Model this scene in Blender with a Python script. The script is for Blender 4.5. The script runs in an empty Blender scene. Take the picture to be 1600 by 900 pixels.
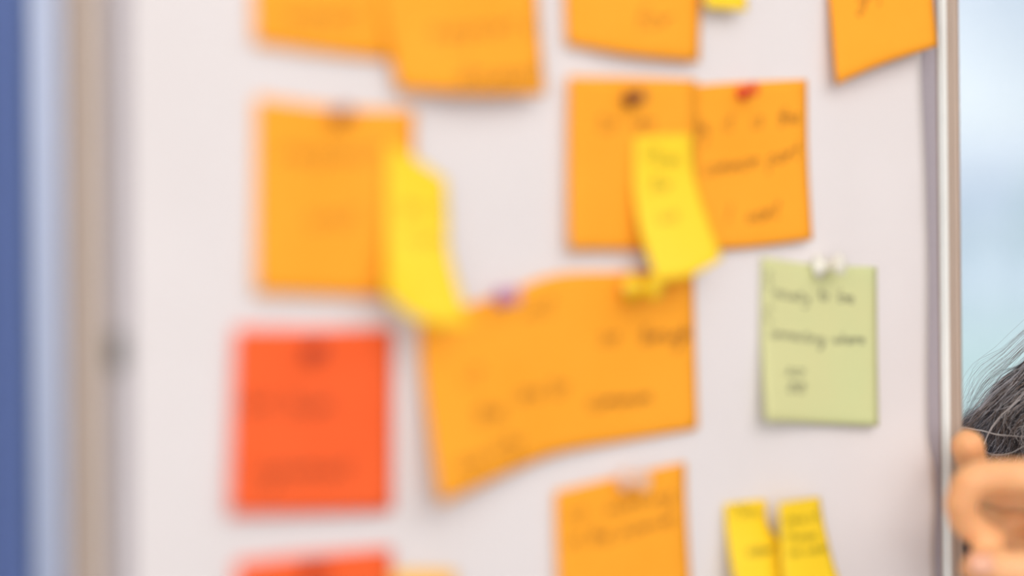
import bpy, bmesh, math, random
from mathutils import Vector, Matrix
random.seed(7)
S = bpy.context.scene
COL = S.collection

# ------------------------------------------------------------------ camera
FPX = 3200.0                       # focal length in pixels of a 1600 px wide frame
CAM = Vector((0, 0, 1.5))
cam_d = bpy.data.cameras.new('camera')
cam_d.sensor_width = 36.0
cam_d.lens = 36.0 * FPX / 1600.0
cam_d.dof.use_dof = True
cam_d.dof.focus_distance = 1.055
cam_d.dof.aperture_fstop = 1.38
cam_d.clip_start = 0.05
cam_d.clip_end = 2000
cam = bpy.data.objects.new('camera', cam_d); COL.objects.link(cam)
ROLL = math.radians(-0.55)
cam.matrix_world = Matrix.Translation(CAM) @ Matrix.Rotation(math.radians(90), 4, 'X') @ Matrix.Rotation(ROLL, 4, 'Z')
S.camera = cam

# ------------------------------------------------------------------ sky
w = bpy.data.worlds.new('sky'); S.world = w; w.use_nodes = True
nt = w.node_tree; nt.nodes.clear()
geo = nt.nodes.new('ShaderNodeTexCoord')
sep = nt.nodes.new('ShaderNodeSeparateXYZ')
rmp = nt.nodes.new('ShaderNodeValToRGB')
bg = nt.nodes.new('ShaderNodeBackground'); out = nt.nodes.new('ShaderNodeOutputWorld')
nt.links.new(geo.outputs['Generated'], sep.inputs[0])
nt.links.new(sep.outputs['Z'], rmp.inputs[0])
e = rmp.color_ramp.elements
e[0].position = 0.0; e[0].color = (0.88, 0.89, 0.95, 1)
e[1].position = 1.0; e[1].color = (0.48, 0.58, 0.82, 1)
m_ = e.new(0.06); m_.color = (0.86, 0.89, 0.96, 1)
m_ = e.new(0.16); m_.color = (0.70, 0.76, 0.92, 1)
nt.links.new(rmp.outputs[0], bg.inputs[0]); bg.inputs[1].default_value = 0.93
nt.links.new(bg.outputs[0], out.inputs[0])

# ------------------------------------------------------------------ lights
def area(name, loc, target, size, power, col):
    d = bpy.data.lights.new(name, 'AREA'); d.shape = 'RECTANGLE'; d.size = size[0]; d.size_y = size[1]
    d.energy = power; d.color = col
    o = bpy.data.objects.new(name, d); COL.objects.link(o); o.location = loc
    o.rotation_euler = (Vector(target) - Vector(loc)).to_track_quat('-Z', 'Y').to_euler()
    return o
area('ceiling_light_panel', (0.75, 0.0, 2.65), (0.1, 0.9, 1.45), (2.2, 1.6), 23.5, (1.0, 0.925, 0.87))
area('room_light_behind_camera', (0.3, -2.4, 2.0), (0.1, 0.9, 1.5), (3.6, 2.2), 50, (1.0, 0.94, 0.90))
area('back_wall_fill_light', (-1.2, 2.3, 2.75), (-1.2, 3.4, 1.0), (1.8, 0.9), 31, (1.0, 0.97, 0.95))  # unseen fill light, added to brighten the pale blue back wall
sd = bpy.data.lights.new('sun', 'SUN'); sd.energy = 2.5; sd.angle = math.radians(3); sd.color = (1.0, 0.97, 0.92)
so = bpy.data.objects.new('sun', sd); COL.objects.link(so); so.location = (12, 6, 9)
so.rotation_euler = (Vector((-0.75, 0.40, -0.56))).to_track_quat('-Z', 'Y').to_euler()

S.view_settings.view_transform = 'Standard'
S.view_settings.look = 'None'
S.view_settings.gamma = 1.0
S.view_settings.exposure = 0.13
S.view_settings.use_curve_mapping = False

# ------------------------------------------------------------------ materials
def mat(name, col, rough=0.7, col2=None, nscale=40, bump=0.0, bscale=300, metallic=0.0, sss=0.0, spec=0.5, stretch=None, sheen=0):
    m = bpy.data.materials.new(name); m.use_nodes = True
    n = m.node_tree; b = n.nodes['Principled BSDF']
    b.inputs['Roughness'].default_value = rough
    b.inputs['Metallic'].default_value = metallic
    b.inputs['Specular IOR Level'].default_value = spec
    if sheen: b.inputs['Sheen Weight'].default_value = sheen
    tc = n.nodes.new('ShaderNodeTexCoord'); mp = n.nodes.new('ShaderNodeMapping')
    if stretch: mp.inputs['Scale'].default_value = stretch
    n.links.new(tc.outputs['Object'], mp.inputs[0])
    if col2 is None: col2 = tuple(c * 0.93 for c in col)
    no = n.nodes.new('ShaderNodeTexNoise'); no.inputs['Scale'].default_value = nscale; no.inputs['Detail'].default_value = 4
    r = n.nodes.new('ShaderNodeValToRGB')
    r.color_ramp.elements[0].position = 0.35; r.color_ramp.elements[1].position = 0.65
    r.color_ramp.elements[0].color = (*col2, 1); r.color_ramp.elements[1].color = (*col, 1)
    n.links.new(mp.outputs[0], no.inputs[0]); n.links.new(no.outputs[0], r.inputs[0])
    n.links.new(r.outputs[0], b.inputs['Base Color'])
    if bump:
        nb = n.nodes.new('ShaderNodeTexNoise'); nb.inputs['Scale'].default_value = bscale; nb.inputs['Detail'].default_value = 3
        bp = n.nodes.new('ShaderNodeBump'); bp.inputs['Strength'].default_value = bump; bp.inputs['Distance'].default_value = 0.0004
        n.links.new(mp.outputs[0], nb.inputs[0]); n.links.new(nb.outputs[0], bp.inputs['Height'])
        n.links.new(bp.outputs[0], b.inputs['Normal'])
    if sss:
        b.inputs['Subsurface Weight'].default_value = sss
        b.inputs['Subsurface Radius'].default_value = (1.0, 0.35, 0.15)
        b.inputs['Subsurface Scale'].default_value = 0.004
    return m

M = dict(
    paper=mat('white_paper', (0.79, 0.745, 0.735), 0.85, (0.765, 0.72, 0.708), 12, 0.15, 500, spec=0.2),
    orange=mat('orange_card', (1.0, 0.405, 0.028), 0.75, (0.98, 0.385, 0.024), 30, 0.2, 700, spec=0.25),
    red=mat('red_card', (0.95, 0.135, 0.032), 0.8, (0.93, 0.125, 0.028), 30, 0.2, 700, spec=0.2),
    yellow=mat('yellow_note', (0.98, 0.67, 0.022), 0.5, (0.96, 0.65, 0.02), 30, 0.15, 700, spec=0.35),
    amber=mat('amber_note', (1.0, 0.55, 0.07), 0.75, (0.98, 0.53, 0.06), 30, 0.15, 700, spec=0.25),
    green=mat('green_note', (0.67, 0.67, 0.335), 0.75, (0.62, 0.68, 0.34), 14, 0.15, 700, spec=0.25),
    ink=mat('black_ink', (0.16, 0.045, 0.018), 0.6, nscale=200, spec=0.1),
    ink_y=mat('faint_ink', (0.22, 0.16, 0.02), 0.6, nscale=200, spec=0.1),
    ink_r=mat('thin_ink', (0.25, 0.05, 0.025), 0.6, nscale=200, spec=0.1),
    felt=mat('grey_felt', (0.40, 0.355, 0.385), 0.95, (0.37, 0.33, 0.36), 900, 0.6, 1500, spec=0.1, sheen=0.2),
    alu=mat('anodised_frame', (0.50, 0.39, 0.31), 0.5, (0.465, 0.36, 0.285), 30, 0.05, 400, metallic=0.25, stretch=(40, 40, 1)),
    lip=mat('pale_plastic_lip', (0.84, 0.85, 0.80), 0.4, nscale=30),
    clipg=mat('grey_clip_metal', (0.10, 0.09, 0.10), 0.4),
    dark=mat('dark_grey_plastic', (0.06, 0.055, 0.06), 0.5),
    skin=mat('skin', (0.92, 0.50, 0.235), 0.5, (0.87, 0.43, 0.19), 60, 0.3, 900, sss=0.35),
    lipm=mat('lips', (0.6, 0.2, 0.17), 0.4),
    navy=mat('navy_knit', (0.02, 0.024, 0.042), 0.9, (0.014, 0.017, 0.03), 300, 0.8, 700, sheen=0.1),
    trouser=mat('dark_trousers', (0.03, 0.03, 0.035), 0.9, nscale=200),
    shoe=mat('black_leather', (0.02, 0.02, 0.02), 0.4),
    white=mat('white_pin_plastic', (0.86, 0.84, 0.72), 0.3),
    pink=mat('pale_pink_pin_plastic', (0.88, 0.62, 0.48), 0.3),
    redpin=mat('red_pin_plastic', (0.85, 0.06, 0.02), 0.3),
    brownpin=mat('brown_pin_plastic', (0.26, 0.07, 0.015), 0.4),
    orangepin=mat('dark_orange_pin_plastic', (0.45, 0.13, 0.01), 0.4),
    yellowpin=mat('yellow_pin_plastic', (1.0, 0.66, 0.01), 0.35),
    purplepin=mat('purple_pin_plastic', (0.60, 0.25, 0.45), 0.3),
    darkred=mat('dark_red_pin_plastic', (0.42, 0.03, 0.012), 0.4),
    greypin=mat('grey_pin_plastic', (0.45, 0.44, 0.47), 0.4),
    steel=mat('steel', (0.7, 0.7, 0.72), 0.25, metallic=1.0),
    blue=mat('blue_fabric', (0.19, 0.28, 0.60), 0.9, (0.18, 0.26, 0.56), 400, 0.4, 900),
    lilac=mat('pale_blue_wall_paint', (0.70, 0.77, 0.94), 0.9, (0.68, 0.75, 0.93), 3),
    floor=mat('grey_carpet', (0.30, 0.29, 0.28), 0.95, (0.24, 0.23, 0.22), 300, 0.6, 400),
    ceil=mat('white_ceiling_paint', (0.78, 0.77, 0.75), 0.9, nscale=3),
    wframe=mat('white_window_frame', (0.75, 0.76, 0.78), 0.5),
    grass=mat('overexposed_mint_lawn', (0.60, 0.70, 0.62), 0.95, (0.55, 0.66, 0.58), 0.5),  # overexposure and glass tint are put into the lawn colour
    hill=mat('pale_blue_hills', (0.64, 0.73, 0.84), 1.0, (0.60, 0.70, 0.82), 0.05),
    bwall=mat('pale_lilac_render', (0.85, 0.85, 0.92), 0.9, nscale=1),
    broof=mat('slate_roof', (0.66, 0.67, 0.74), 0.9, nscale=4),
    bglass=mat('pale_reflecting_glass', (0.5, 0.56, 0.64), 0.1),  # reflection put into the pane colour, hence pale
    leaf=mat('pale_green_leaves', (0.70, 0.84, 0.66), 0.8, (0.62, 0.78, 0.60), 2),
    bark=mat('bark', (0.2, 0.15, 0.1), 0.9),
    eye=mat('eye_white', (0.85, 0.83, 0.8), 0.2), iris=mat('dark_iris', (0.05, 0.03, 0.02), 0.1),
)
def glass_mat():
    m = bpy.data.materials.new('window_glass'); m.use_nodes = True
    n = m.node_tree; n.nodes.clear()
    tr = n.nodes.new('ShaderNodeBsdfTransparent'); tr.inputs[0].default_value = (0.95, 0.99, 0.985, 1)
    gl = n.nodes.new('ShaderNodeBsdfGlossy'); gl.inputs['Roughness'].default_value = 0.02
    fr = n.nodes.new('ShaderNodeFresnel'); fr.inputs[0].default_value = 1.45
    mx = n.nodes.new('ShaderNodeMixShader'); o = n.nodes.new('ShaderNodeOutputMaterial')
    n.links.new(fr.outputs[0], mx.inputs[0]); n.links.new(tr.outputs[0], mx.inputs[1]); n.links.new(gl.outputs[0], mx.inputs[2])
    n.links.new(mx.outputs[0], o.inputs[0])
    return m
M['glass'] = glass_mat()
def hair_mat(name, col, rough=0.45):
    return mat(name, col, rough, tuple(c * 0.75 for c in col), 60, spec=0.5)
HAIR = [hair_mat('dark_grey_hair', (0.055, 0.05, 0.055)), hair_mat('brown_hair', (0.20, 0.14, 0.11)),
        hair_mat('grey_hair', (0.58, 0.56, 0.58)), hair_mat('silver_hair', (0.62, 0.57, 0.54))]

# ------------------------------------------------------------------ helpers
def tag(o, label=None, cat=None, group=None, kind=None):
    if label: o['label'] = label
    if cat: o['category'] = cat
    if group: o['group'] = group
    if kind: o['kind'] = kind
    return o
def empty(name, loc=(0, 0, 0)):
    o = bpy.data.objects.new(name, None); o.location = loc; o.empty_display_size = 0.02; COL.objects.link(o); return o
def link(name, bm, material, parent=None, smooth=False):
    me = bpy.data.meshes.new(name); bm.to_mesh(me); bm.free()
    mats = material if isinstance(material, (list, tuple)) else [material]
    for m in mats: me.materials.append(m)
    if smooth:
        for p in me.polygons: p.use_smooth = True
    o = bpy.data.objects.new(name, me); COL.objects.link(o)
    if parent:
        o.parent = parent
        o.matrix_parent_inverse = parent.matrix_basis.inverted()
    return o
def box(bm, x0, x1, y0, y1, z0, z1, mtx=None):
    v = [bm.verts.new((x, y, z)) for x in (x0, x1) for y in (y0, y1) for z in (z0, z1)]
    for f in ((0, 1, 3, 2), (4, 6, 7, 5), (0, 4, 5, 1), (2, 3, 7, 6), (0, 2, 6, 4), (1, 5, 7, 3)):
        bm.faces.new([v[i] for i in f])
    if mtx is not None:
        for q in v: q.co = mtx @ q.co
    return v
def boxobj(name, dims, m, parent=None, mtx=None, bev=0):
    bm = bmesh.new(); box(bm, *dims, mtx=mtx)
    if bev: bmesh.ops.bevel(bm, geom=bm.edges[:], offset=bev, segments=2, affect='EDGES')
    bmesh.ops.recalc_face_normals(bm, faces=bm.faces)
    return link(name, bm, m, parent)
def basis(d):
    d = d.normalized(); a = Vector((0, 0, 1)) if abs(d.z) < 0.9 else Vector((1, 0, 0))
    x = d.cross(a).normalized(); return x, d.cross(x).normalized()
def tube(bm, pts, rads, n=8, cap=True):
    rings = []
    for i, p in enumerate(pts):
        d = pts[min(i + 1, len(pts) - 1)] - pts[max(i - 1, 0)]
        x, y = basis(d)
        if rings:                                   # keep the ring untwisted
            x = (px_ - d.normalized() * px_.dot(d.normalized())).normalized(); y = d.normalized().cross(x)
        px_ = x
        rings.append([bm.verts.new(p + (x * math.cos(a) + y * math.sin(a)) * rads[i]) for a in [2 * math.pi * k / n for k in range(n)]])
    for a, b in zip(rings, rings[1:]):
        for k in range(n): bm.faces.new((a[k], a[(k + 1) % n], b[(k + 1) % n], b[k]))
    if cap:
        bm.faces.new(rings[0][::-1]); bm.faces.new(rings[-1])
def lathe(bm, prof, mtx, n=24):
    rings = []
    for r, z in prof:
        rings.append([bm.verts.new(mtx @ Vector((r * math.cos(2 * math.pi * k / n), r * math.sin(2 * math.pi * k / n), z))) for k in range(n)])
    for a, b in zip(rings, rings[1:]):
        for k in range(n): bm.faces.new((a[k], a[(k + 1) % n], b[(k + 1) % n], b[k]))
    bm.faces.new(rings[0][::-1]); bm.faces.new(rings[-1])

# pixel of the 1600x900 photograph -> ray (used to measure where things stand)
_R = Matrix.Rotation(math.radians(90), 3, 'X') @ Matrix.Rotation(ROLL, 3, 'Z')
def ray(u, v): return _R @ Vector(((u - 800) / FPX, (450 - v) / FPX, -1))
def at(u, v, y):
    d = ray(u, v); return CAM + d * (y / d.y)
def pix(p):
    q = _R.transposed() @ (Vector(p) - CAM); return (800 + FPX * q.x / -q.z, 450 - FPX * q.y / -q.z)

# ------------------------------------------------------------------ the pin board plane
T0 = 0.73; Y0 = 0.85
BT = Vector((1, T0, 0)).normalized(); BN = Vector((T0, -1, 0)).normalized(); BU = Vector((0, 0, 1))
BO = Vector((0, Y0, 1.5))
BM = Matrix(((BT.x, BN.x, 0, BO.x), (BT.y, BN.y, 0, BO.y), (0, 0, 1, BO.z), (0, 0, 0, 1)))   # (s, off, h) -> world
def onb(u, v, off=0.0):
    """board coordinates (s, h, off) of the point seen at pixel u,v that floats off metres above the felt"""
    d = ray(u, v); t = (BO + BN * off - CAM).dot(BN) / d.dot(BN)
    p = CAM + d * t - BO
    return Vector((p.dot(BT), p.z, off))
def bw(c): return BO + BT * c[0] + BU * c[1] + BN * c[2]

sL = onb(165, 450)[0]; sR = onb(1466, 450)[0]        # felt edges
FW = 0.0125; HB = -0.42; HT = 0.46; TH = 0.010
# ------------------------------------------------------------------ setting
def struct(o): o['kind'] = 'structure'; return o
struct(boxobj('floor', (-3.5, 4.5, -3.5, 4.2, -0.1, 0.0), M['floor']))
cl = struct(boxobj('ceiling', (-3.5, 4.5, -3.5, 4.2, 2.8, 2.9), M['ceil']))
WY = 4.0
wl = bmesh.new()
box(wl, -3.5, 0.35, WY, WY + 0.2, 0, 2.8); box(wl, 3.6, 4.5, WY, WY + 0.2, 0, 2.8)
box(wl, 0.35, 3.6, WY, WY + 0.2, 0, 0.35); box(wl, 0.35, 3.6, WY, WY + 0.2, 2.6, 2.8)
struct(link('wall_back', wl, M['lilac']))
struct(boxobj('wall_right', (4.4, 4.5, -3.5, 4.0, 0, 2.8), M['ceil']))
wn = struct(empty('window_1', (1.975, WY, 0.35)))
for nm, d in (('window_frame', (0.35, 0.42, WY - .02, WY + .06, .35, 2.6)), ('window_frame', (3.53, 3.6, WY - .02, WY + .06, .35, 2.6)),
              ('window_frame', (0.42, 3.53, WY - .02, WY + .06, .35, .42)), ('window_frame', (0.42, 3.53, WY - .02, WY + .06, 2.53, 2.6)),
              ('mullion', (1.97, 2.03, WY - .02, WY + .06, .42, 2.53))):
    boxobj(nm, d, M['wframe'], wn, bev=0.004)
boxobj('pane', (0.42, 1.97, WY + .015, WY + .021, .42, 2.53), M['glass'], wn)
boxobj('pane', (2.03, 3.53, WY + .015, WY + .021, .42, 2.53), M['glass'], wn)
boxobj('window_sill', (0.3, 3.65, WY - .12, WY, .31, .35), M['wframe'], wn, bev=0.004)

# outside
gb = bmesh.new(); box(gb, -120, 160, WY + 0.3, 320, -0.6, -0.15)
struct(link('lawn', gb, M['grass']))
hb = bmesh.new()
N = 60; prev = None
for i in range(N + 1):
    x = -150 + 400 * i / N
    h = 5.0 + 2.2 * math.sin(i * .35) + 1.3 * math.sin(i * .9 + 1)
    cur = [hb.verts.new((x, 300, -1)), hb.verts.new((x, 312, h * .7)), hb.verts.new((x, 330, h)), hb.verts.new((x, 360, -1))]
    if prev:
        for k in range(3): hb.faces.new((prev[k], cur[k], cur[k + 1], prev[k + 1]))
    prev = cur
bmesh.ops.recalc_face_normals(hb, faces=hb.faces)
struct(link('hills', hb, M['hill'], smooth=True))

# ------------------------------------------------------------------ pin board
board = empty('pin_board', tuple(bw((0, -1.5, 0))))
tag(board, 'grey felt pin board in a slim beige metal frame, covered with paper and cards', 'pin board')
boxobj('felt_panel', (sL - .002, sR + .002, -0.008, 0.0, HB - .002, HT + .002), M['felt'], board, BM)
def frame_side(name, s0, s1, vertical, flip):
    # profile across the frame member: (distance from the inner edge, off)
    prof = [(0.0, -0.010), (0.0, 0.0012), (0.0010, 0.0034), (0.0030, 0.0042), (0.0036, 0.0036), (0.0042, 0.0046),
            (0.0075, 0.0052), (0.0082, 0.0047), (0.0090, 0.0052), (0.0117, 0.0044), (FW, 0.0028), (FW, -TH), (0.002, -TH)]
    bm = bmesh.new(); rings = []
    for e_ in (0, 1):
        r = []
        for d, off in prof:
            if vertical:
                s = s0 + (d if not flip else -d); hh = (HB - d, HT + d)[e_]
                r.append(bm.verts.new(bw((s, hh, off))))
            else:
                hh = s0 + (d if not flip else -d); ss = (sL - d, sR + d)[e_]
                r.append(bm.verts.new(bw((ss, hh, off))))
        rings.append(r)
    n = len(prof)
    for k in range(n):
        f = bm.faces.new((rings[0][k], rings[0][(k + 1) % n], rings[1][(k + 1) % n], rings[1][k]))
        f.material_index = 1 if k in (1, 2) else 0
    bm.faces.new(rings[0]); bm.faces.new(rings[1][::-1])
    bmesh.ops.recalc_face_normals(bm, faces=bm.faces)
    return link(name, bm, [M['alu'], M['lip']], board)
frame_side('frame_side', sR, 0, True, False)
frame_side('frame_side', sL, 0, True, True)
frame_side('frame_rail', HT, 0, False, False)
frame_side('frame_rail', HB, 0, False, True)
boxobj('back_panel', (sL, sR, -0.0098, -0.0082, HB, HT), M['lip'], board, BM)
for s in (sL - .006, sR + .006):
    boxobj('leg', (s - .006, s + .006, -0.012, 0.0, -1.475, HB - FW), M['alu'], board, BM, bev=.001)
    boxobj('foot', (s - .012, s + .012, -0.22, 0.20, -1.5, -1.475), M['alu'], board, BM, bev=.003)
boxobj('cross_bar', (sL, sR, -0.010, -0.002, -1.30, -1.28), M['alu'], board, BM, bev=.001)

# ------------------------------------------------------------------ sheets, cards and notes
def cat(ps, t):
    """Catmull-Rom through ps (tuples) at t in 0..1, spaced by index"""
    n = len(ps) - 1
    if n == 0: return ps[0]
    x = t * n; i = min(int(x), n - 1); f = x - i
    p0 = ps[max(i - 1, 0)]; p1 = ps[i]; p2 = ps[i + 1]; p3 = ps[min(i + 2, n)]
    if i == 0: p0 = tuple(2 * a - b for a, b in zip(p1, p2))
    if i + 2 > n: p3 = tuple(2 * a - b for a, b in zip(p2, p1))
    return tuple(0.5 * (2 * b + (c - a) * f + (2 * a - 5 * b + 4 * c - d) * f * f + (-a + 3 * b - 3 * c + d) * f ** 3)
                 for a, b, c, d in zip(p0, p1, p2, p3))
class Sheet:
    """paper through rows of pixels; every row is a list of (u, v, height above the felt in mm)"""
    def __init__(s, name, rows, m, nx=20, ny=24, thick=0.0003, wave=None):
        s.rows = [[tuple(onb(u, v, o / 1000)) for u, v, o in r] for r in rows]
        s.wave = wave
        bm = bmesh.new(); g = [[bm.verts.new(s.surf(i / nx, j / ny)) for i in range(nx + 1)] for j in range(ny + 1)]
        for j in range(ny):
            for i in range(nx): bm.faces.new((g[j][i], g[j + 1][i], g[j + 1][i + 1], g[j][i + 1]))
        s.o = link(name, bm, m, smooth=True)
        md = s.o.modifiers.new('thickness', 'SOLIDIFY'); md.thickness = thick; md.offset = -1
        s.W = (s.surf(1, .5) - s.surf(0, .5)).length; s.H = (s.surf(.5, 1) - s.surf(.5, 0)).length
    def coord(s, a, b):
        c = Vector(cat([cat(r, a) for r in s.rows], b))
        if s.wave: c.z += s.wave(a, b)
        return c
    def surf(s, a, b): return bw(s.coord(a, b))
    def inv(s, u, v):
        a, b = .5, .5
        for _ in range(12):
            p = pix(s.surf(a, b)); ex = u - p[0]; ey = v - p[1]
            q = pix(s.surf(a + .01, b)); r = pix(s.surf(a, b + .01))
            j = ((q[0] - p[0]) / .01, (r[0] - p[0]) / .01, (q[1] - p[1]) / .01, (r[1] - p[1]) / .01)
            D = j[0] * j[3] - j[1] * j[2]
            a += (ex * j[3] - ey * j[1]) / D; b += (-ex * j[2] + ey * j[0]) / D
        return a, b
    def lift(s, a, b, h=0.00015):
        c = s.coord(a, b)
        e1 = s.surf(a + .01, b) - s.surf(a - .01, b); e2 = s.surf(a, b - .01) - s.surf(a, b + .01)
        return bw(c) + e1.cross(e2).normalized() * h

# single-stroke hand lettering: polylines in units of the x-height, 0 = baseline
F = {
 'a': (.95, [[(.75, .8), (.45, 1), (.1, .65), (.15, .15), (.45, 0), (.75, .35), (.8, .95), (.78, .2), (.95, 0)]]),
 'b': (.9, [[(.1, 2), (.12, .1), (.5, 0), (.8, .4), (.6, .9), (.15, .7)], [(.6, .9), (.9, .8)]]),
 'c': (.8, [[(.7, .8), (.4, 1), (.1, .6), (.15, .15), (.45, 0), (.8, .15)]]),
 'd': (.95, [[(.75, .8), (.4, .95), (.1, .55), (.2, .1), (.5, 0), (.75, .4), (.82, 2), (.8, .15), (.95, 0)]]),
 'e': (.8, [[(.05, .45), (.65, .6), (.55, .95), (.3, 1), (.1, .6), (.2, .1), (.5, 0), (.8, .2)]]),
 'f': (.7, [[(.75, 1.8), (.5, 2), (.35, 1.5), (.35, 0), (.3, -.5)], [(.1, .95), (.7, 1)]]),
 'g': (.9, [[(.75, .8), (.4, 1), (.1, .6), (.3, .1), (.7, .35), (.78, .9), (.75, -.7), (.45, -1.2), (.2, -.9), (.9, 0)]]),
 'h': (.95, [[(.1, 2), (.12, 0), (.25, .7), (.55, 1), (.75, .7), (.75, .1), (.95, 0)]]),
 'i': (.4, [[(.1, .9), (.15, .1), (.4, 0)], [(.13, 1.4), (.17, 1.5)]]),
 'k': (.85, [[(.1, 2), (.1, 0)], [(.7, 1), (.15, .5), (.8, 0)]]),
 'l': (.4, [[(.1, 2), (.12, .15), (.4, 0)]]),
 'm': (1.3, [[(.1, 1), (.1, 0), (.3, .85), (.5, .95), (.6, .1), (.75, .8), (1, .95), (1.1, .15), (1.3, 0)]]),
 'n': (.9, [[(.1, 1), (.1, 0), (.35, .85), (.6, .95), (.7, .15), (.9, 0)]]),
 'o': (.9, [[(.6, .95), (.2, .95), (.05, .4), (.35, 0), (.7, .3), (.6, .9), (.9, .8)]]),
 'p': (.9, [[(.1, 1), (.1, -1.1)], [(.12, .7), (.45, 1), (.78, .6), (.5, .05), (.12, .2)]]),
 'r': (.7, [[(.1, 1), (.12, 0), (.25, .7), (.5, 1), (.7, .85)]]),
 's': (.7, [[(.6, .85), (.3, 1), (.15, .75), (.55, .35), (.4, 0), (.05, .1)]]),
 't': (.6, [[(.3, 1.8), (.28, .2), (.6, 0)], [(.05, 1.1), (.6, 1.15)]]),
 'u': (.9, [[(.1, 1), (.12, .2), (.4, 0), (.7, .4), (.72, 1), (.72, .1), (.9, 0)]]),
 'v': (.8, [[(.05, 1), (.35, 0), (.75, 1)]]),
 'w': (1.2, [[(.05, 1), (.25, 0), (.55, .85), (.8, 0), (1.15, 1)]]),
 'y': (.85, [[(.1, 1), (.2, .3), (.5, .2), (.7, 1), (.65, -.7), (.3, -1.2), (.15, -.8)]]),
 'S': (1.1, [[(.9, 1.7), (.5, 2), (.1, 1.6), (.4, 1.1), (.85, .7), (.6, 0), (.05, .2)]]),
 'C': (1.1, [[(.95, 1.7), (.5, 2), (.05, 1.2), (.2, .2), (.6, 0), (1.05, .3)]]),
 'I': (.4, [[(.2, 1.9), (.2, 0)]]),
 'N': (1.2, [[(.1, 0), (.1, 1.9), (.9, 0), (.95, 1.9)]]),
 'P': (1.0, [[(.1, 0), (.1, 1.9)], [(.1, 1.9), (.8, 1.8), (.75, 1.0), (.1, .9)]]),
 'T': (1.1, [[(.05, 1.9), (1.05, 1.9)], [(.5, 1.9), (.5, 0)]]),
 '8': (.9, [[(.7, 1.6), (.4, 1.9), (.1, 1.5), (.75, .6), (.4, 0), (.05, .5), (.7, 1.6)]]),
 ' ': (.7, []),
}
def write(sheet, lines, m=None, width=0.0007):
    """lines: (text, u0, v0, u1, v1, x-height in pixels) - baseline from (u0,v0) to (u1,v1)"""
    bm = bmesh.new()
    W, H = sheet.W, sheet.H
    width = width * (.62 if sheet.o.data.materials[0] is not M['green'] else .8)
    rnd = random.Random(hash(lines[0][1:3]) & 255)
    for text, u0, v0, u1, v1, xh in lines:
        A = sheet.inv(u0, v0); B = sheet.inv(u1, v1); Cc = sheet.inv(u0, v0 - xh)
        tot = sum(F[c][0] for c in text)
        A2 = Vector((A[0] * W, A[1] * H)); B2 = Vector((B[0] * W, B[1] * H)); ex = (B2 - A2) / tot
        up = (Vector((Cc[0] * W, Cc[1] * H)) - A2)
        x = 0
        for c in text:
            wv, strokes = F[c]
            for st in strokes:
                jit = rnd.uniform(-.08, .08)
                pts = [tuple(p) for p in st]
                pts = [cat(pts, k / (3 * (len(pts) - 1))) for k in range(3 * (len(pts) - 1) + 1)] if len(pts) > 2 else pts
                P = [A2 + ex * (x + px_ + .12 * py_) + up * (py_ + jit) for px_, py_ in pts]
                pv = None
                for i, p in enumerate(P):
                    d = (P[min(i + 1, len(P) - 1)] - P[max(i - 1, 0)])
                    if d.length < 1e-7: continue
                    nrm = Vector((-d.y, d.x)).normalized() * width / 2
                    cur = []
                    for q in (p + nrm, p - nrm):
                        a = min(max(q.x / W, .004), .996); b = min(max(q.y / H, .004), .996)
                        cur.append(bm.verts.new(sheet.lift(a, b)))
                    if pv: bm.faces.new((pv[0], pv[1], cur[1], cur[0]))
                    pv = cur
            x += wv
    m = m or M[{'sticky_note': 'ink_y', 'note_card': 'ink'}[sheet.o.name.split('.')[0]]]
    if sheet.o.data.materials[0] is M['green']: m = M['dark']
    if sheet.o.data.materials[0] is M['red']: m = M['ink_r']
    return tag(link('handwriting', bm, m, sheet.o), kind='stuff')

# the big white sheet
pr = [(1434, -420), (1434, -300), (1435, -200), (1436, -100), (1437, 90), (1440, 230), (1442, 330), (1447, 440), (1449, 560), (1449, 640), (1448, 690), (1454, 730), (1458, 780), (1459, 850), (1461, 900), (1461, 980), (1462, 1060), (1462, 1150), (1462, 1250), (1462, 1350)]
pl_ = lambda v: 196 + 6 * (v / 900)
rows = []
for u, v in pr:
    rows.append([(pl_(v) + (u - pl_(v)) * k / 8, v, 0.8) for k in range(9)])
def wv(a, b):
    e_ = max(0, (a - .75) / .25)
    return .0005 + .0006 * (1 + math.sin(9 * a + 3 * b)) * .5 + e_ ** 2 * .0012 * (1 + math.sin(23 * b + 7 * a)) + .0005 * math.sin(60 * a) * e_
big = Sheet('paper_sheet', rows, M['paper'], 80, 90, 0.0002, wv)
tag(big.o, 'large white paper sheet pinned over the grey felt, wavy at its right edge', 'paper')
PAPER = 2.6   # mm above felt at which things start to clear the sheet

def card(name, rows, m, label, cat_, group=None, writing=None, wcol=None, width=.0008, **k):
    sh = Sheet(name, rows, m, **k)
    tag(sh.o, label, cat_, group)
    if writing: write(sh, writing, wcol, width)
    return sh
OC = 'orange cards pinned to the white sheet'; YN = 'yellow sticky notes on the board'; RC = 'red cards at the lower left'
K = 'note card'; Y = 'sticky note'
card('note_card', [[(396, -225, 3.5), (495, -215, 3.5), (605, -208, 3.5)], [(395, -70, 3.6), (500, -62, 4), (606, -54, 4)], [(398, 68, 4.5), (495, 82, 4.5), (612, 95, 4)]],
     M['orange'], 'leftmost orange card of those cut by the top edge', K, OC,
     [('respect', 440, 35, 560, 38, 18)], nx=12, ny=16)
card('note_card', [[(592, -170, 5), (715, -178, 6), (838, -182, 5)], [(592, -20, 5.4), (715, -15, 9), (840, -12, 7)], [(622, 141, 6.5), (735, 147, 13), (852, 148, 11)]],
     M['orange'], 'orange card hanging lowest in the top row, lapping over the card on its left', K, OC,
     [('support it', 668, 58, 845, 52, 17), ('document', 715, 132, 838, 128, 18)], nx=14, ny=18)
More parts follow.
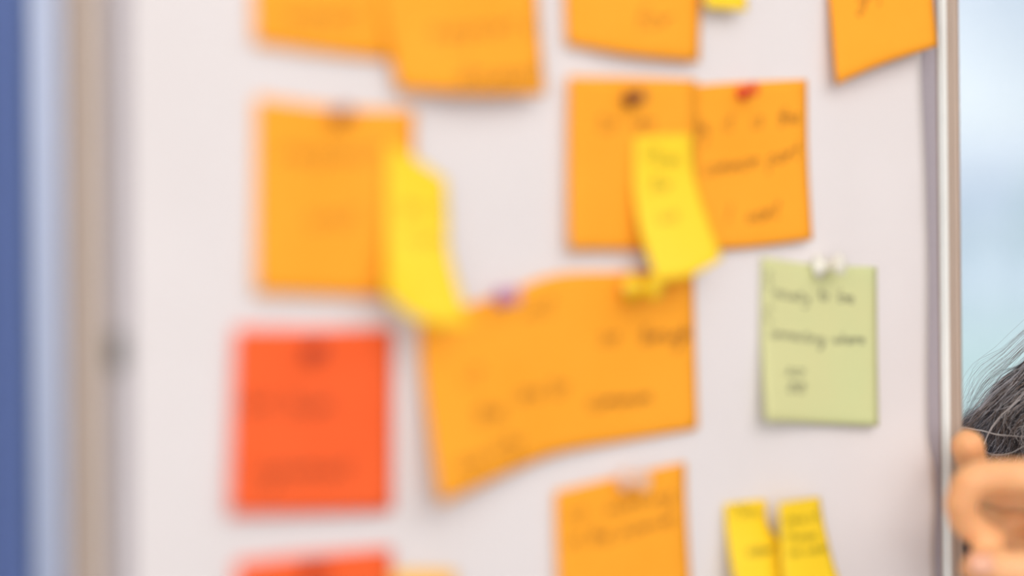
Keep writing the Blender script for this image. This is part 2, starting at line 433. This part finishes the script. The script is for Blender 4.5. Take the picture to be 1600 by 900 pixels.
card('note_card', [[(880, -190, 3.5), (985, -185, 3.5), (1098, -178, 3.5)], [(881, -60, 4), (990, -52, 4.5), (1096, -48, 4.5)], [(886, 70, 4.5), (985, 87, 7), (1093, 97, 7)]],
     M['orange'], 'orange card cut by the top edge, just left of the small yellow note', K, OC,
     [('for', 990, 42, 1050, 42, 16)], nx=12, ny=16)
card('sticky_note', [[(1097, -110, 6.0), (1160, -106, 6.0)], [(1100, -45, 6.6), (1163, -41, 7)], [(1103, 12, 10), (1168, 17, 11)]],
     M['yellow'], 'small yellow sticky note of which only the lower end shows at the top edge', Y, YN, nx=8, ny=14)
card('note_card', [[(1290, -120, 4.5), (1370, -128, 5), (1452, -134, 6)], [(1294, -30, 5), (1375, -45, 8), (1455, -48, 10)], [(1308, 132, 10), (1378, 101, 13), (1465, 72, 13)]],
     M['orange'], 'orange card in the top right corner, slanted and lapping over the board frame', K, OC,
     [('gap is', 1338, 8, 1428, -20, 15)], nx=14, ny=18)
card('note_card', [[(400, 152, 3.5), (530, 168, 3.5), (648, 172, 3.5)], [(400, 310, 4), (525, 318, 4), (646, 320, 4)], [(401, 459, 5.5), (520, 463, 5), (640, 466, 4.5)]],
     M['orange'], 'orange card at far left, above the red cards and partly under a yellow note', K, OC,
     [('respect', 435, 250, 590, 250, 17), ('cost', 480, 352, 555, 352, 18)], nx=12, ny=16)
card('sticky_note', [[(606, 222, 5.2), (652, 250, 5.4), (697, 280, 5.5)], [(604, 300, 7), (652, 325, 8), (700, 335, 8)], [(604, 385, 11), (655, 400, 13), (703, 400, 13)], [(604, 462, 21), (660, 502, 24), (735, 508, 26)]],
     M['yellow'], 'long yellow sticky note curling out at its lower end, between two orange cards', Y, YN,
     [('yes it', 625, 325, 692, 335, 13), ('can', 632, 375, 690, 380, 13)], nx=12, ny=24)
# N8 lies under N7
card('note_card', [[(1068, 134, 3.2), (1160, 128, 3.2), (1261, 124, 3.2)], [(1075, 265, 3.4), (1165, 260, 3.6), (1263, 250, 4)], [(1092, 393, 4.5), (1180, 386, 5.5), (1270, 374, 7)]],
     M['orange'], 'orange card with a red pin and three written lines, above the green note', K, OC,
     [('by', 1088, 210, 1106, 208, 15), ('it', 1128, 204, 1144, 202, 15), ('is', 1174, 200, 1192, 198, 15), ('the', 1214, 197, 1248, 192, 14),
      ('common', 1100, 274, 1186, 260, 13), ('part', 1200, 258, 1247, 246, 14), ('I', 1132, 348, 1142, 346, 15), ('want', 1166, 350, 1216, 338, 15)], nx=14, ny=18, width=.0009)
card('note_card', [[(889, 119, 5.2), (985, 121, 5), (1089, 125, 5)], [(888, 255, 5.4), (985, 258, 5.2), (1089, 258, 5)], [(890, 391, 7), (985, 391, 6), (1089, 391, 5)]],
     M['orange'], 'orange card with a dark brown pin, behind the leaning yellow note', K, OC,
     [('to', 932, 204, 962, 204, 15), ('do', 988, 204, 1022, 204, 15)], nx=12, ny=16)
card('sticky_note', [[(992, 214, 6.5), (1036, 211, 6.6), (1080, 209, 6.5)], [(990, 285, 8), (1038, 280, 8.5), (1085, 272, 8.5)], [(1000, 358, 12), (1050, 350, 14), (1104, 335, 14)], [(1026, 439, 20), (1080, 430, 23), (1129, 404, 23)]],
     M['yellow'], 'yellow sticky note leaning to the right across the seam of two orange cards', Y, YN,
     [('Plan', 1008, 256, 1064, 258, 13), ('for', 1014, 297, 1050, 297, 12), ('us', 1024, 345, 1060, 345, 12)], nx=12, ny=24, width=.001)
card('note_card', [[(655, 510, 4), (715, 482, 4.5), (790, 458, 5), (868, 429, 5), (975, 425, 5), (1084, 424, 3.8)],
                   [(663, 600, 8), (730, 575, 8), (800, 560, 6.5), (872, 550, 5), (980, 545, 4.5), (1087, 540, 4)],
                   [(688, 788, 16), (745, 762, 13), (810, 732, 9), (880, 707, 6.5), (985, 688, 5), (1091, 670, 4.5)]],
     M['orange'], 'widest orange card, bent, with a yellow and a purple pin, in the centre', K, OC,
     [('so', 936, 538, 966, 536, 15), ('through', 1000, 538, 1078, 530, 15), ('are', 806, 628, 846, 624, 16), ('to', 856, 620, 886, 616, 16), ('common', 918, 640, 1018, 628, 14),
      ('it', 720, 600, 750, 596, 16), ('the', 740, 662, 786, 652, 16), ('city', 765, 712, 815, 698, 15), ('can', 712, 738, 760, 724, 14), ('not', 820, 498, 862, 490, 14)], nx=36, ny=20, width=.0009)
card('note_card', [[(369, 513, 4.5), (490, 514, 4.5), (614, 514, 4.5)], [(364, 660, 4.8), (488, 660, 4.8), (614, 658, 4.6)], [(360, 805, 6), (485, 803, 5.5), (614, 799, 5)]],
     M['red'], 'whole red card at the far left, below the orange cards', K, RC,
     [('see', 375, 642, 425, 640, 18), ('team', 445, 645, 520, 645, 18), ('agreement', 395, 748, 548, 744, 18)], nx=12, ny=16, width=.0012)
card('note_card', [[(369, 879, 3.6), (490, 866, 3.8), (613, 856, 3.8)], [(369, 1010, 4), (490, 1000, 4), (613, 990, 4)], [(366, 1160, 5), (488, 1150, 5), (612, 1140, 5)]],
     M['red'], 'red card at the bottom left of which only the top strip shows', K, RC, nx=12, ny=16)
card('note_card', [[(612, 893, 4.8), (655, 892, 4.8), (712, 892, 4.8)], [(612, 960, 5), (660, 960, 5), (712, 960, 5)], [(612, 1030, 6), (660, 1030, 6), (712, 1030, 6)]],
     M['amber'], 'amber note peeping in at the bottom edge, right of the lower red card', K, nx=10, ny=12)
card('note_card', [[(868, 768, 4), (968, 744, 4), (1071, 722, 4)], [(870, 850, 4.5), (970, 832, 4.5), (1074, 815, 4.5)], [(880, 1035, 7), (985, 1015, 7), (1085, 990, 6)]],
     M['orange'], 'orange card with a pale pink pin at the bottom edge, below the widest card', K, OC,
     [('so', 886, 815, 915, 812, 14), ('working', 945, 805, 1050, 780, 12), ('in the', 886, 855, 955, 845, 14), ('same', 965, 842, 1052, 818, 13)], nx=12, ny=18, width=.0009)
card('sticky_note', [[(1133, 788, 4.2), (1164, 783, 4.2), (1196, 780, 4.2)], [(1136, 835, 6), (1169, 832, 7), (1203, 826, 7)], [(1148, 905, 12), (1192, 898, 13), (1250, 872, 12)], [(1168, 965, 16), (1218, 955, 17), (1280, 925, 16)]],
     M['yellow'], 'left one of two yellow sticky notes at the bottom, its lower part swinging right', Y, YN,
     [('New', 1146, 808, 1190, 806, 11), ('view', 1166, 868, 1210, 862, 11)], nx=10, ny=22, width=.0011)
card('sticky_note', [[(1218, 786, 15.0), (1248, 781, 12), (1281, 776, 8)], [(1220, 840, 16), (1254, 835, 14), (1290, 828, 11)], [(1225, 905, 20), (1262, 900, 19), (1306, 890, 15)], [(1245, 965, 24), (1285, 955, 22), (1325, 935, 20)]],
     M['yellow'], 'right one of two yellow sticky notes at the bottom, broad and straight edged', Y, YN,
     [('some of', 1226, 820, 1278, 813, 8), ('these', 1228, 845, 1276, 842, 8), ('can work', 1232, 868, 1292, 862, 8)], nx=10, ny=22, width=.0009)
card('sticky_note', [[(1191, 402, 3.8), (1280, 414, 3.6), (1370, 417, 3.6)], [(1190, 530, 4.5), (1282, 535, 4), (1371, 540, 4)], [(1197, 658, 10), (1285, 662, 6.5), (1373, 666, 6)]],
     M['green'], 'pale green sticky note with a white pin, right side of the board', Y, None,
     [('S', 1196, 448, 1206, 450, 12), ('ociety', 1207, 463, 1265, 472, 9), ('to', 1278, 468, 1294, 470, 10), ('be', 1308, 470, 1334, 474, 10),
      ('C', 1195, 500, 1206, 505, 12), ('onnecting', 1203, 526, 1288, 537, 9), ('where', 1300, 537, 1350, 537, 9), ('so', 1226, 585, 1256, 588, 10), ('88', 1230, 612, 1258, 614, 8)], nx=16, ny=22, width=.0007)

# ------------------------------------------------------------------ push pins
def push_pin(u, v, off, m, label, tilt=(0, 0), scale=1.0, group='push pins on the board'):
    c = bw(onb(u, v, off / 1000))
    a = (BN + BT * tilt[0] + BU * tilt[1]).normalized()
    x = BU.cross(a).normalized(); y = a.cross(x)
    mt = Matrix(((x.x, y.x, a.x, c.x), (x.y, y.y, a.y, c.y), (x.z, y.z, a.z, c.z), (0, 0, 0, 1)))
    k = scale
    base = c - a * 0.0035 * k
    r = empty('push_pin', tuple(base)); tag(r, label, 'push pin', group)
    bm = bmesh.new()
    lathe(bm, [(0.0, -.0035), (.0042, -.0035), (.0048, -.0028), (.0045, -.0018), (.0024, -.0008), (.0020, .0022), (.0026, .0045), (.0040, .0055), (.0042, .0066), (.0034, .0074), (0.0, .0076)],
          mt @ Matrix.Scale(k, 4), 20)
    bmesh.ops.remove_doubles(bm, verts=bm.verts, dist=1e-6)
    bmesh.ops.recalc_face_normals(bm, faces=bm.faces)
    link('head', bm, m, r, smooth=True)
    bm = bmesh.new(); lathe(bm, [(.0005, -.0035 * k), (.0005, -off / 1000 - .004), (.0001, -off / 1000 - .006)], mt, 8)
    bmesh.ops.recalc_face_normals(bm, faces=bm.faces)
    link('needle', bm, M['steel'], r, smooth=True)
push_pin(1289, 416, 7.3, M['white'], 'white push pin at the top of the pale green note', (.35, .1), 1.2)
push_pin(1166, 143, 6.9, M['redpin'], 'bright red push pin at the top of an orange card', (.1, .2), .72)
push_pin(989, 153, 9, M['brownpin'], 'dark brown push pin near the top of an orange card', (0, .1), .78)
push_pin(533, 180, 7.5, M['orangepin'], 'dark orange push pin on the orange card at far left', (0, .1), .72)
push_pin(998, 449, 13, M['yellowpin'], 'yellow push pin on the widest orange card, under the leaning yellow note', (.3, 0), 1.25)
push_pin(789, 464, 9, M['purplepin'], 'purple push pin on the upper left edge of the widest card', (.1, .1), .85)
push_pin(985, 750, 8, M['pink'], 'pale pink push pin at the top of the lower orange card', (.4, 0), 1.05)
push_pin(490, 548, 8.5, M['darkred'], 'dark red push pin on the whole red card', (0, .1), .72)
push_pin(490, 892, 7.5, M['darkred'], 'dark red push pin on the lower red card at the bottom edge', (0, .1), .72)
cc = onb(180, 549, .001)
clip = empty('clip', tuple(bw(cc))); tag(clip, 'small dark grey clip on the felt strip left of the paper', 'clip')
boxobj('clip_body', (cc[0] - .0024, cc[0] + .0024, 0, .004, cc[1] - .0065, cc[1] + .0065), M['clipg'], clip, BM, bev=.0008)
boxobj('lever', (cc[0] - .0012, cc[0] + .0012, .004, .0056, cc[1] - .004, cc[1] + .0025), M['clipg'], clip, BM, bev=.0004)

# ------------------------------------------------------------------ blue partition at the left
pt = empty('partition_screen', (-0.9, 1.53, 0)); tag(pt, 'dark blue fabric partition screen with fine upright ribs, left of the board', 'partition')
xe = at(33, 450, 1.50).x
bm = bmesh.new()
box(bm, -1.5, xe - .006, 1.506, 1.53, .12, 2.05)
bmesh.ops.recalc_face_normals(bm, faces=bm.faces)
link('fabric_panel', bm, M['blue'], pt)
bm = bmesh.new()
nr = 220
for i in range(nr):
    x = xe - .008 - i * .0044
    box(bm, x - .0014, x + .0014, 1.5035, 1.5065, .13, 2.04)
tag(link('ribbing', bm, M['blue'], pt), kind='stuff')
boxobj('edge_trim', (xe - .006, xe, 1.502, 1.534, .1, 2.07), M['blue'], pt, bev=.001)
for x in (-1.4, xe - .12):
    boxobj('foot', (x - .03, x + .03, 1.32, 1.72, 0, .03), M['lip'], pt, bev=.004)
    boxobj('post', (x - .015, x + .015, 1.508, 1.528, .03, .12), M['lip'], pt)

# ------------------------------------------------------------------ person
person = empty('person', (0.44, 1.15, 0))
tag(person, 'person with long grey hair in a navy top, one hand at the board frame', 'person')
def ball(bm, c, r, sc=None, rot=None):
    g = bmesh.ops.create_icosphere(bm, subdivisions=3, radius=1.0)
    sc = sc or (1, 1, 1)
    m = Matrix.Translation(c) @ (rot.to_4x4() if rot else Matrix()) @ Matrix.Diagonal((r * sc[0], r * sc[1], r * sc[2], 1))
    bmesh.ops.transform(bm, matrix=m, verts=g['verts'])
def limb(bm, chain):
    """chain of (point, radius): one tapered, round-jointed limb"""
    for p, r in chain: ball(bm, p, r)
    for (p, r), (q, s) in zip(chain, chain[1:]): tube(bm, [Vector(p), Vector(q)], [r, s], 20)
def fused(name, bm, m, voxel, parent, smooth=5):
    o = link(name, bm, m, parent, smooth=True)
    r = o.modifiers.new('fuse', 'REMESH'); r.mode = 'VOXEL'; r.voxel_size = voxel; r.use_smooth_shade = True
    s_ = o.modifiers.new('soft', 'SMOOTH'); s_.iterations = smooth; s_.factor = .5
    return o
V = Vector
FWD = V((-.2, -.98, 0)).normalized(); RT = V((-.98, .2, 0)).normalized()
RB = Matrix((RT, -FWD, V((0, 0, 1)))).transposed()    # local x = the person's right, y = back, z = up
HC = V((.43, 1.12, 1.585))
def hp(x, y, z): return HC + RB @ V((x, y, z))
C0 = V((.45, 1.15, 0))
def tp(x, y, z): return C0 + RB @ V((x, y, z))
bb = bmesh.new()
# head
ball(bb, hp(0, .012, .03), .093, (.84, 1.03, .98), RB)
ball(bb, hp(0, -.028, -.035), .065, (.86, .85, 1.12), RB)
ball(bb, hp(0, -.062, -.092), .024, (1.1, .8, .8), RB)
ball(bb, hp(0, -.098, -.018), .012, (1, 1, 1.1), RB)
limb(bb, [(hp(0, -.082, .022), .008), (hp(0, -.10, -.018), .0115)])
for sx in (-1, 1):
    ball(bb, hp(sx * .036, -.050, -.022), .026, (.9, .8, 1.1), RB)
    ball(bb, hp(sx * .078, .01, 0), .022, (.35, .8, 1.3), RB)
    ball(bb, hp(sx * .031, -.070, .036), .013, (1.4, .7, .6), RB)
    ball(bb, hp(sx * .031, -.0645, .0175), .0135, (1.15, 1, .75), RB)
    ball(bb, hp(sx * .011, -.094, -.024), .008, None, RB)
limb(bb, [(hp(-.016, -.086, -.055), .006), (hp(0, -.091, -.055), .0065), (hp(.016, -.086, -.055), .006)])
limb(bb, [(hp(0, .01, -.05), .054), (tp(0, .01, 1.42), .056)])
# torso, legs
limb(bb, [(tp(0, 0, 1.40), .075), (tp(0, 0, 1.25), .105), (tp(0, 0, 1.08), .10), (tp(0, 0, .92), .12)])
for sx in (-1, 1):
    limb(bb, [(tp(0, 0, 1.38), .06), (tp(sx * .165, .0, 1.375), .048)])
    limb(bb, [(tp(sx * .06, 0, 1.27), .09), (tp(sx * .055, 0, 1.08), .085), (tp(sx * .075, 0, .92), .10)])
    limb(bb, [(tp(sx * .09, 0, .88), .088), (tp(sx * .095, 0, .50), .055), (tp(sx * .095, .02, .30), .05), (tp(sx * .095, .02, .09), .036), (tp(sx * .10, -.12, .035), .028)])
# right arm, hanging
RS = tp(.165, 0, 1.375); RE = tp(.215, .03, 1.10); RW = tp(.21, -.06, .87)
limb(bb, [(RS, .048), (RS.lerp(RE, .5), .043), (RE, .036), (RE.lerp(RW, .35), .037), (RW, .025)])
pc = RW + V((0, -.01, -.05))
limb(bb, [(RW, .025), (pc, .027), (pc + FWD * .02 + V((0, 0, -.025)), .025), (pc - FWD * .02 + V((0, 0, -.02)), .022)])
for k, (yy, L) in enumerate(((.028, .075), (.010, .085), (-.009, .078), (-.027, .06))):
    a0 = pc + FWD * yy + V((0, 0, -.03)); a1 = a0 + V((0, 0, -L * .5)); a2 = a1 + V((0, 0, -L * .3)) - RT * .012; a3 = a2 + V((0, 0, -L * .18)) - RT * .015
    limb(bb, [(a0, .0095), (a1, .0085), (a2, .0078), (a3, .007)])
limb(bb, [(RW + FWD * .015 + V((0, 0, -.03)), .014), (pc + FWD * .045 + V((0, 0, -.02)), .0105), (pc + FWD * .052 + V((0, 0, -.055)), .0085)])
# left arm, raised to the frame
LS = tp(-.165, 0, 1.375); LE = V((.59, .965, 1.165)); LW = V((.372, .957, 1.372))
limb(bb, [(LS, .048), (LS.lerp(LE, .5), .043), (LE, .037), (LE.lerp(LW, .3), .037), (LW, .0245)])
def h(u, v, y): return at(u, v, y)
MI, MM, MR, ML = h(1672, 765, .940), h(1680, 790, .962), h(1692, 815, .980), h(1715, 835, .995)
TB = h(1800, 900, .945)
limb(bb, [(LW, .025), (LW.lerp(MI, .5), .021), (MI, .0125)])
limb(bb, [(LW, .026), (LW.lerp(MM, .5), .020), (MM, .0125)])
limb(bb, [(LW, .025), (LW.lerp(MR, .5), .019), (MR, .012)])
limb(bb, [(LW, .024), (LW.lerp(ML, .5), .018), (ML, .0115)])
ball(bb, LW.lerp(MM, .6), .024)
# index: out to the left, bent down, tip coming back
limb(bb, [(MI, .0115), (h(1600, 745, .936), .0088), (h(1532, 746, .930), .0086), (h(1514, 756, .929), .0084), (h(1500, 787, .930), .0074), (h(1507, 814, .933), .0073), (h(1528, 833, .936), .0070), (h(1554, 845, .940), .0064)])
# middle: behind, tip pressed on the frame
limb(bb, [(MM, .0115), (h(1610, 772, .972), .0092), (h(1568, 772, .982), .0088), (h(1528, 752, .994), .0074), (h(1518, 722, .987), .0076), (h(1512, 696, .979), .0084)])
# ring and little: curled into the palm
limb(bb, [(MR, .011), (h(1612, 790, 1.0), .0088), (h(1556, 798, .998), .0095), (h(1568, 838, 1.0), .0080), (h(1612, 856, .985), .0072)])
limb(bb, [(ML, .0105), (h(1640, 835, .992), .0080), (h(1586, 840, 1.004), .0080), (h(1592, 868, .995), .007), (h(1640, 872, .985), .0064)])
# thumb
limb(bb, [(LW, .022), (TB, .0165), (h(1700, 905, .932), .0115), (h(1600, 893, .926), .0098), (h(1548, 889, .925), .0094), (h(1528, 888, .925), .0084)])
body = fused('body', bb, M['skin'], .0028, person, 4)
# nails
def nail(c, nrm, along, L, W_):
    n_ = nrm.normalized(); al = (along - n_ * along.dot(n_)).normalized(); sd = n_.cross(al)
    bm = bmesh.new(); g = []
    for i in range(7):
        r = []
        for j in range(7):
            a = (i / 6 - .5) * 2; b = (j / 6 - .5) * 2
            r.append(bm.verts.new(c + al * L * b * .5 * (1 - .12 * a * a) + sd * W_ * a * .5 * (1 - .15 * b * b) - n_ * (.0016 * a * a + .0005 * b * b)))
        g.append(r)
    for i in range(6):
        for j in range(6): bm.faces.new((g[i][j], g[i + 1][j], g[i + 1][j + 1], g[i][j + 1]))
    o = link('fingernail', bm, NAIL, person, smooth=True)
    s_ = o.modifiers.new('t', 'SOLIDIFY'); s_.thickness = .0005
NAIL = mat('fingernail', (.88, .46, .30), .5)
nail(h(1534, 880, .9145), V((0, -.9, .35)), V((-1, 0, 0)), .011, .010)
# eyes
for sx in (-1, 1):
    g = bmesh.new(); ball(g, hp(sx * .031, -.0675, .0115), .0115); e_ = link('eye', g, M['eye'], person, True)
    g = bmesh.new(); ball(g, hp(sx * .031, -.0768, .0112), .0048, (1, .6, 1), RB); link('iris', g, M['iris'], e_, True)
    g = bmesh.new(); tube(g, [hp(sx * x, y, z) for x, y, z in ((.014, -.0845, .036), (.028, -.0835, .041), (.042, -.075, .038), (.050, -.066, .033))], [.0018, .0024, .002, .001], 6); link('eyebrow', g, HAIR[0], person, True)
g = bmesh.new()
ball(g, hp(0, -.0925, -.0555), .012, (1.6, .35, .4), RB); link('lips', g, M['lipm'], person, True)
# clothes
g = bmesh.new()
limb(g, [(tp(0, 0, 1.405), .078), (tp(0, 0, 1.25), .118), (tp(0, 0, 1.08), .115), (tp(0, 0, .86), .13)])
for sx in (-1, 1):
    limb(g, [(tp(0, 0, 1.385), .066), (tp(sx * .165, .0, 1.375), .057)])
    limb(g, [(tp(sx * .06, 0, 1.27), .103), (tp(sx * .055, 0, 1.08), .10), (tp(sx * .075, 0, .87), .113)])
limb(g, [(RS, .057), (RS.lerp(RE, .5), .053), (RE, .047), (RW.lerp(RE, .12), .035)])
limb(g, [(LS, .057), (LS.lerp(LE, .5), .053), (LE, .048), (LW.lerp(LE, .15), .035)])
limb(g, [(tp(0, .01, 1.40), .066), (tp(0, .01, 1.445), .062)])
fused('sweater', g, M['navy'], .005, person, 4)
g = bmesh.new()
for sx in (-1, 1):
    limb(g, [(tp(sx * .075, 0, .90), .112), (tp(sx * .09, 0, .80), .10), (tp(sx * .095, 0, .50), .07), (tp(sx * .095, .02, .12), .055)])
fused('trousers', g, M['trouser'], .007, person, 4)
for sx in (-1, 1):
    g = bmesh.new()
    ball(g, tp(sx * .1, .04, .045), .045, (.9, 1.1, 1), RB); limb(g, [(tp(sx * .1, 0, .042), .042), (tp(sx * .103, -.10, .04), .04), (tp(sx * .105, -.15, .032), .032)])
    box(g, -.045, .045, -.185, .085, 0, .02, Matrix.Translation(tp(sx * .1, 0, 0)) @ RB.to_4x4())
    fused('shoe', g, M['shoe'], .005, person, 3)

# hair: a dark under-volume and individual strands
g = bmesh.new()
ball(g, hp(0, .034, .052), .098, (.92, 1.05, 1.02), RB)
for k in range(9):                       # back and left side falling straight
    t = k / 8; a = math.pi * (0.12 + .88 * t)
    p = hp(-.078 * math.cos(a * .9), .03 + .07 * math.sin(a), -.02)
    limb(g, [(p, .026), (p + V((0, 0, -.12)) + RB @ V((0, .01, 0)), .024), (p + V((0, 0, -.22)) + RB @ V((0, .03, 0)), .015)])
for (a_, b_, c_) in ((h(1640, 620, 1.085), h(1720, 480, 1.09), hp(.07, 0, .02)), (h(1600, 662, 1.09), h(1690, 560, 1.10), hp(.075, .02, .0)), (h(1680, 700, 1.09), h(1740, 560, 1.09), hp(.07, -.01, -.02)), (h(1640, 720, 1.10), h(1720, 600, 1.12), hp(.07, .03, -.03))):
    limb(g, [(a_, .013), (b_, .026), (c_, .03)])
fused('hair_volume', g, HAIR[0], .005, person, 5)
def strand(bm, pts, r, mi, seg=14):
    n0 = len(bm.faces)
    P = [Vector(cat(pts, k / seg)) for k in range(seg + 1)]
    tube(bm, P, [r * (1 - .6 * (k / seg) ** 3) for k in range(seg + 1)], 3, False)
    bm.faces.ensure_lookup_table()
    for f in bm.faces[n0:]: f.material_index = mi
g = bmesh.new(); rnd = random.Random(3)
def T(v): return tuple(v)
# silhouette: ends along a line from (1497,672) to right below; roots at the scalp
for i in range(2600):
    t = rnd.random() ** .8                # 0 = outer contour, 1 = inner
    dep = rnd.uniform(-.018, .022)
    root = hp(.072 + rnd.uniform(-.02, .004), -.03 + .09 * rnd.random() , .07 - .11 * t)
    mid = h(1760 - 10 * t, 395 + 240 * t + rnd.gauss(0, 10), 1.065 + dep)
    m2 = h(1622 + 40 * t + rnd.gauss(0, 6), 548 + 115 * t + rnd.gauss(0, 5), 1.060 + dep)
    L = rnd.uniform(.1, 1.0)
    e1 = h(1562 + 50 * t + rnd.gauss(0, 9), 602 + 98 * t + rnd.gauss(0, 6), 1.058 + dep)
    e2 = h(1500 + 110 * t + 34 * (1 - L) + rnd.gauss(0, 16), 672 + 66 * t - 24 * (1 - L) + rnd.gauss(0, 9), 1.060 + dep)
    x = rnd.random(); mi = 0 if x < .46 else (1 if x < .66 else (2 if x < .94 else 3))
    strand(g, [T(root), T(mid), T(m2), T(e1), T(e2)], rnd.uniform(.00007, .00026) * (1.1 if mi else 1), mi)
# the hair on the crown, the back and the far side
for i in range(1100):
    a = rnd.uniform(-.35, math.pi + .9); k = .90 * (1 + rnd.gauss(0, .012))
    if a < .7 and rnd.random() < .5: continue
    cx, sy = -math.cos(a), math.sin(a)
    c1 = hp(.0 + .03 * cx, .034 + .03 * sy, .052 + .104)
    c2 = hp(.078 * cx * k / .9, .034 + .09 * sy, .11)
    c3 = hp(.094 * cx * k / .9, .034 + .105 * sy, .03)
    c4 = hp(.10 * cx, .045 + .10 * sy, -.10); c5 = hp(.10 * cx + rnd.gauss(0, .008), .06 + .10 * sy, -.24 + rnd.gauss(0, .02))
    if a < .6: continue
    x = rnd.random()
    strand(g, [T(c1), T(c2), T(c3), T(c4), T(c5)], rnd.uniform(.0002, .0006), 0 if x < .6 else (1 if x < .8 else 2), 12)
# fine flyaways outside the contour
for i in range(60):
    o = abs(rnd.gauss(0, 22)) + 3
    strand(g, [T(hp(.07, .0, .09)), T(h(1748, 380 - o, 1.06)), T(h(1612 - o * .5, 540 - o * .4, 1.058)), T(h(1550 - o * .6, 600 - o * .5 + rnd.gauss(0, 6), 1.056)), T(h(1500 + rnd.gauss(0, 10), 660 - o * .6 + rnd.gauss(0, 10), 1.056))],
           .00005, 1 if i % 3 else 2)
# crossing short strands over the shoulder
for i in range(420):
    u = rnd.uniform(1500, 1680); v = rnd.uniform(672 if u > 1530 else 690, 800); a = rnd.uniform(-1.9, 1.9); L = rnd.uniform(15, 55); b_ = rnd.gauss(0, 9)
    dep = 1.062 + rnd.uniform(-.006, .016)
    strand(g, [T(h(u - L * math.cos(a), v - L * math.sin(a), dep)), T(h(u + b_, v + b_, dep)), T(h(u + L * math.cos(a), v + L * math.sin(a), dep))], rnd.uniform(.00005, .00011), rnd.choice((0, 1, 2, 2, 2)), 7)
# the few pale locks one can follow
for ps, r, mi, cnt in (([(1494, 667), (1512, 669), (1535, 673), (1558, 679), (1580, 681), (1612, 681), (1700, 660)], .00016, 3, 9),
                       ([(1538, 706), (1556, 710), (1578, 708), (1600, 697), (1640, 668)], .00015, 3, 3),
                       ([(1538, 694), (1546, 674), (1562, 652), (1584, 630), (1610, 600), (1650, 540)], .00014, 3, 5),
                       ([(1530, 640), (1560, 610), (1600, 575), (1650, 520)], .00012, 2, 8),
                       ([(1510, 668), (1545, 632), (1580, 602), (1625, 560)], .00012, 1, 14)):
    for k in range(cnt):
        dx = rnd.gauss(0, .8 if mi == 3 else 5)
        strand(g, [T(h(u + dx * (j + 1) * .3, v + rnd.gauss(0, .5) + dx * .6, 1.040 + .001 * k * .3)) for j, (u, v) in enumerate(ps)], r, mi, 20)
tag(link('hair_strands', g, HAIR, person, smooth=True), 'long loose grey and brown hair with silver strands', kind='stuff')

# ------------------------------------------------------------------ outside the window
bd = empty('building', (22, 90, 0)); tag(bd, 'pale lilac building far beyond the window', 'building')
boxobj('wall', (14, 30, 88, 98, -.2, 5.2), M['bwall'], bd)
bm = bmesh.new()
v_ = [bm.verts.new(p) for p in ((13.5, 87.5, 5.2), (30.5, 87.5, 5.2), (30.5, 98.5, 5.2), (13.5, 98.5, 5.2), (15.5, 93, 7.2), (28.5, 93, 7.2))]
for f in ((0, 1, 5, 4), (1, 2, 5), (2, 3, 4, 5), (3, 0, 4), (0, 3, 2, 1)): bm.faces.new([v_[i] for i in f])
link('roof', bm, M['broof'], bd)
for i in range(6):
    for j in range(2):
        boxobj('window', (15 + i * 2.5, 16.1 + i * 2.5, 87.93, 88.05, .8 + j * 2.3, 2.2 + j * 2.3), M['bglass'], bd)
def tree(x, y, s, label):
    t = empty('tree', (x, y, -.15)); tag(t, label, 'tree', 'trees on the lawn')
    b = bmesh.new(); P = [V((x, y, -.15)), V((x + .1, y, s * .4)), V((x, y, s * .8))]; tube(b, P, [.14 * s / 4, .1 * s / 4, .03], 10); link('trunk', b, M['bark'], t)
    b = bmesh.new(); r = random.Random(int(x * 10))
    for k in range(1500):
        a = r.uniform(0, 2 * math.pi); z = r.uniform(-1, 1); q = r.random() ** .4
        c = V((x, y, s * .68)) + V((math.cos(a) * math.sqrt(1 - z * z), math.sin(a) * math.sqrt(1 - z * z), z * .85)) * q * s * .36 * (1 + .2 * math.sin(3 * a))
        n_ = V((r.gauss(0, 1), r.gauss(0, 1), r.gauss(0, 1))).normalized(); p, w_ = basis(n_); l = s * .035
        b.faces.new([b.verts.new(c + p * l), b.verts.new(c + w_ * l * .6), b.verts.new(c - p * l), b.verts.new(c - w_ * l * .6)])
    tag(link('foliage', b, M['leaf'], t), kind='stuff')
tree(18.4, 62, 5.5, 'pale green round tree on the lawn, nearer one')
tree(24.5, 80, 6.5, 'pale green round tree on the lawn, farther one')
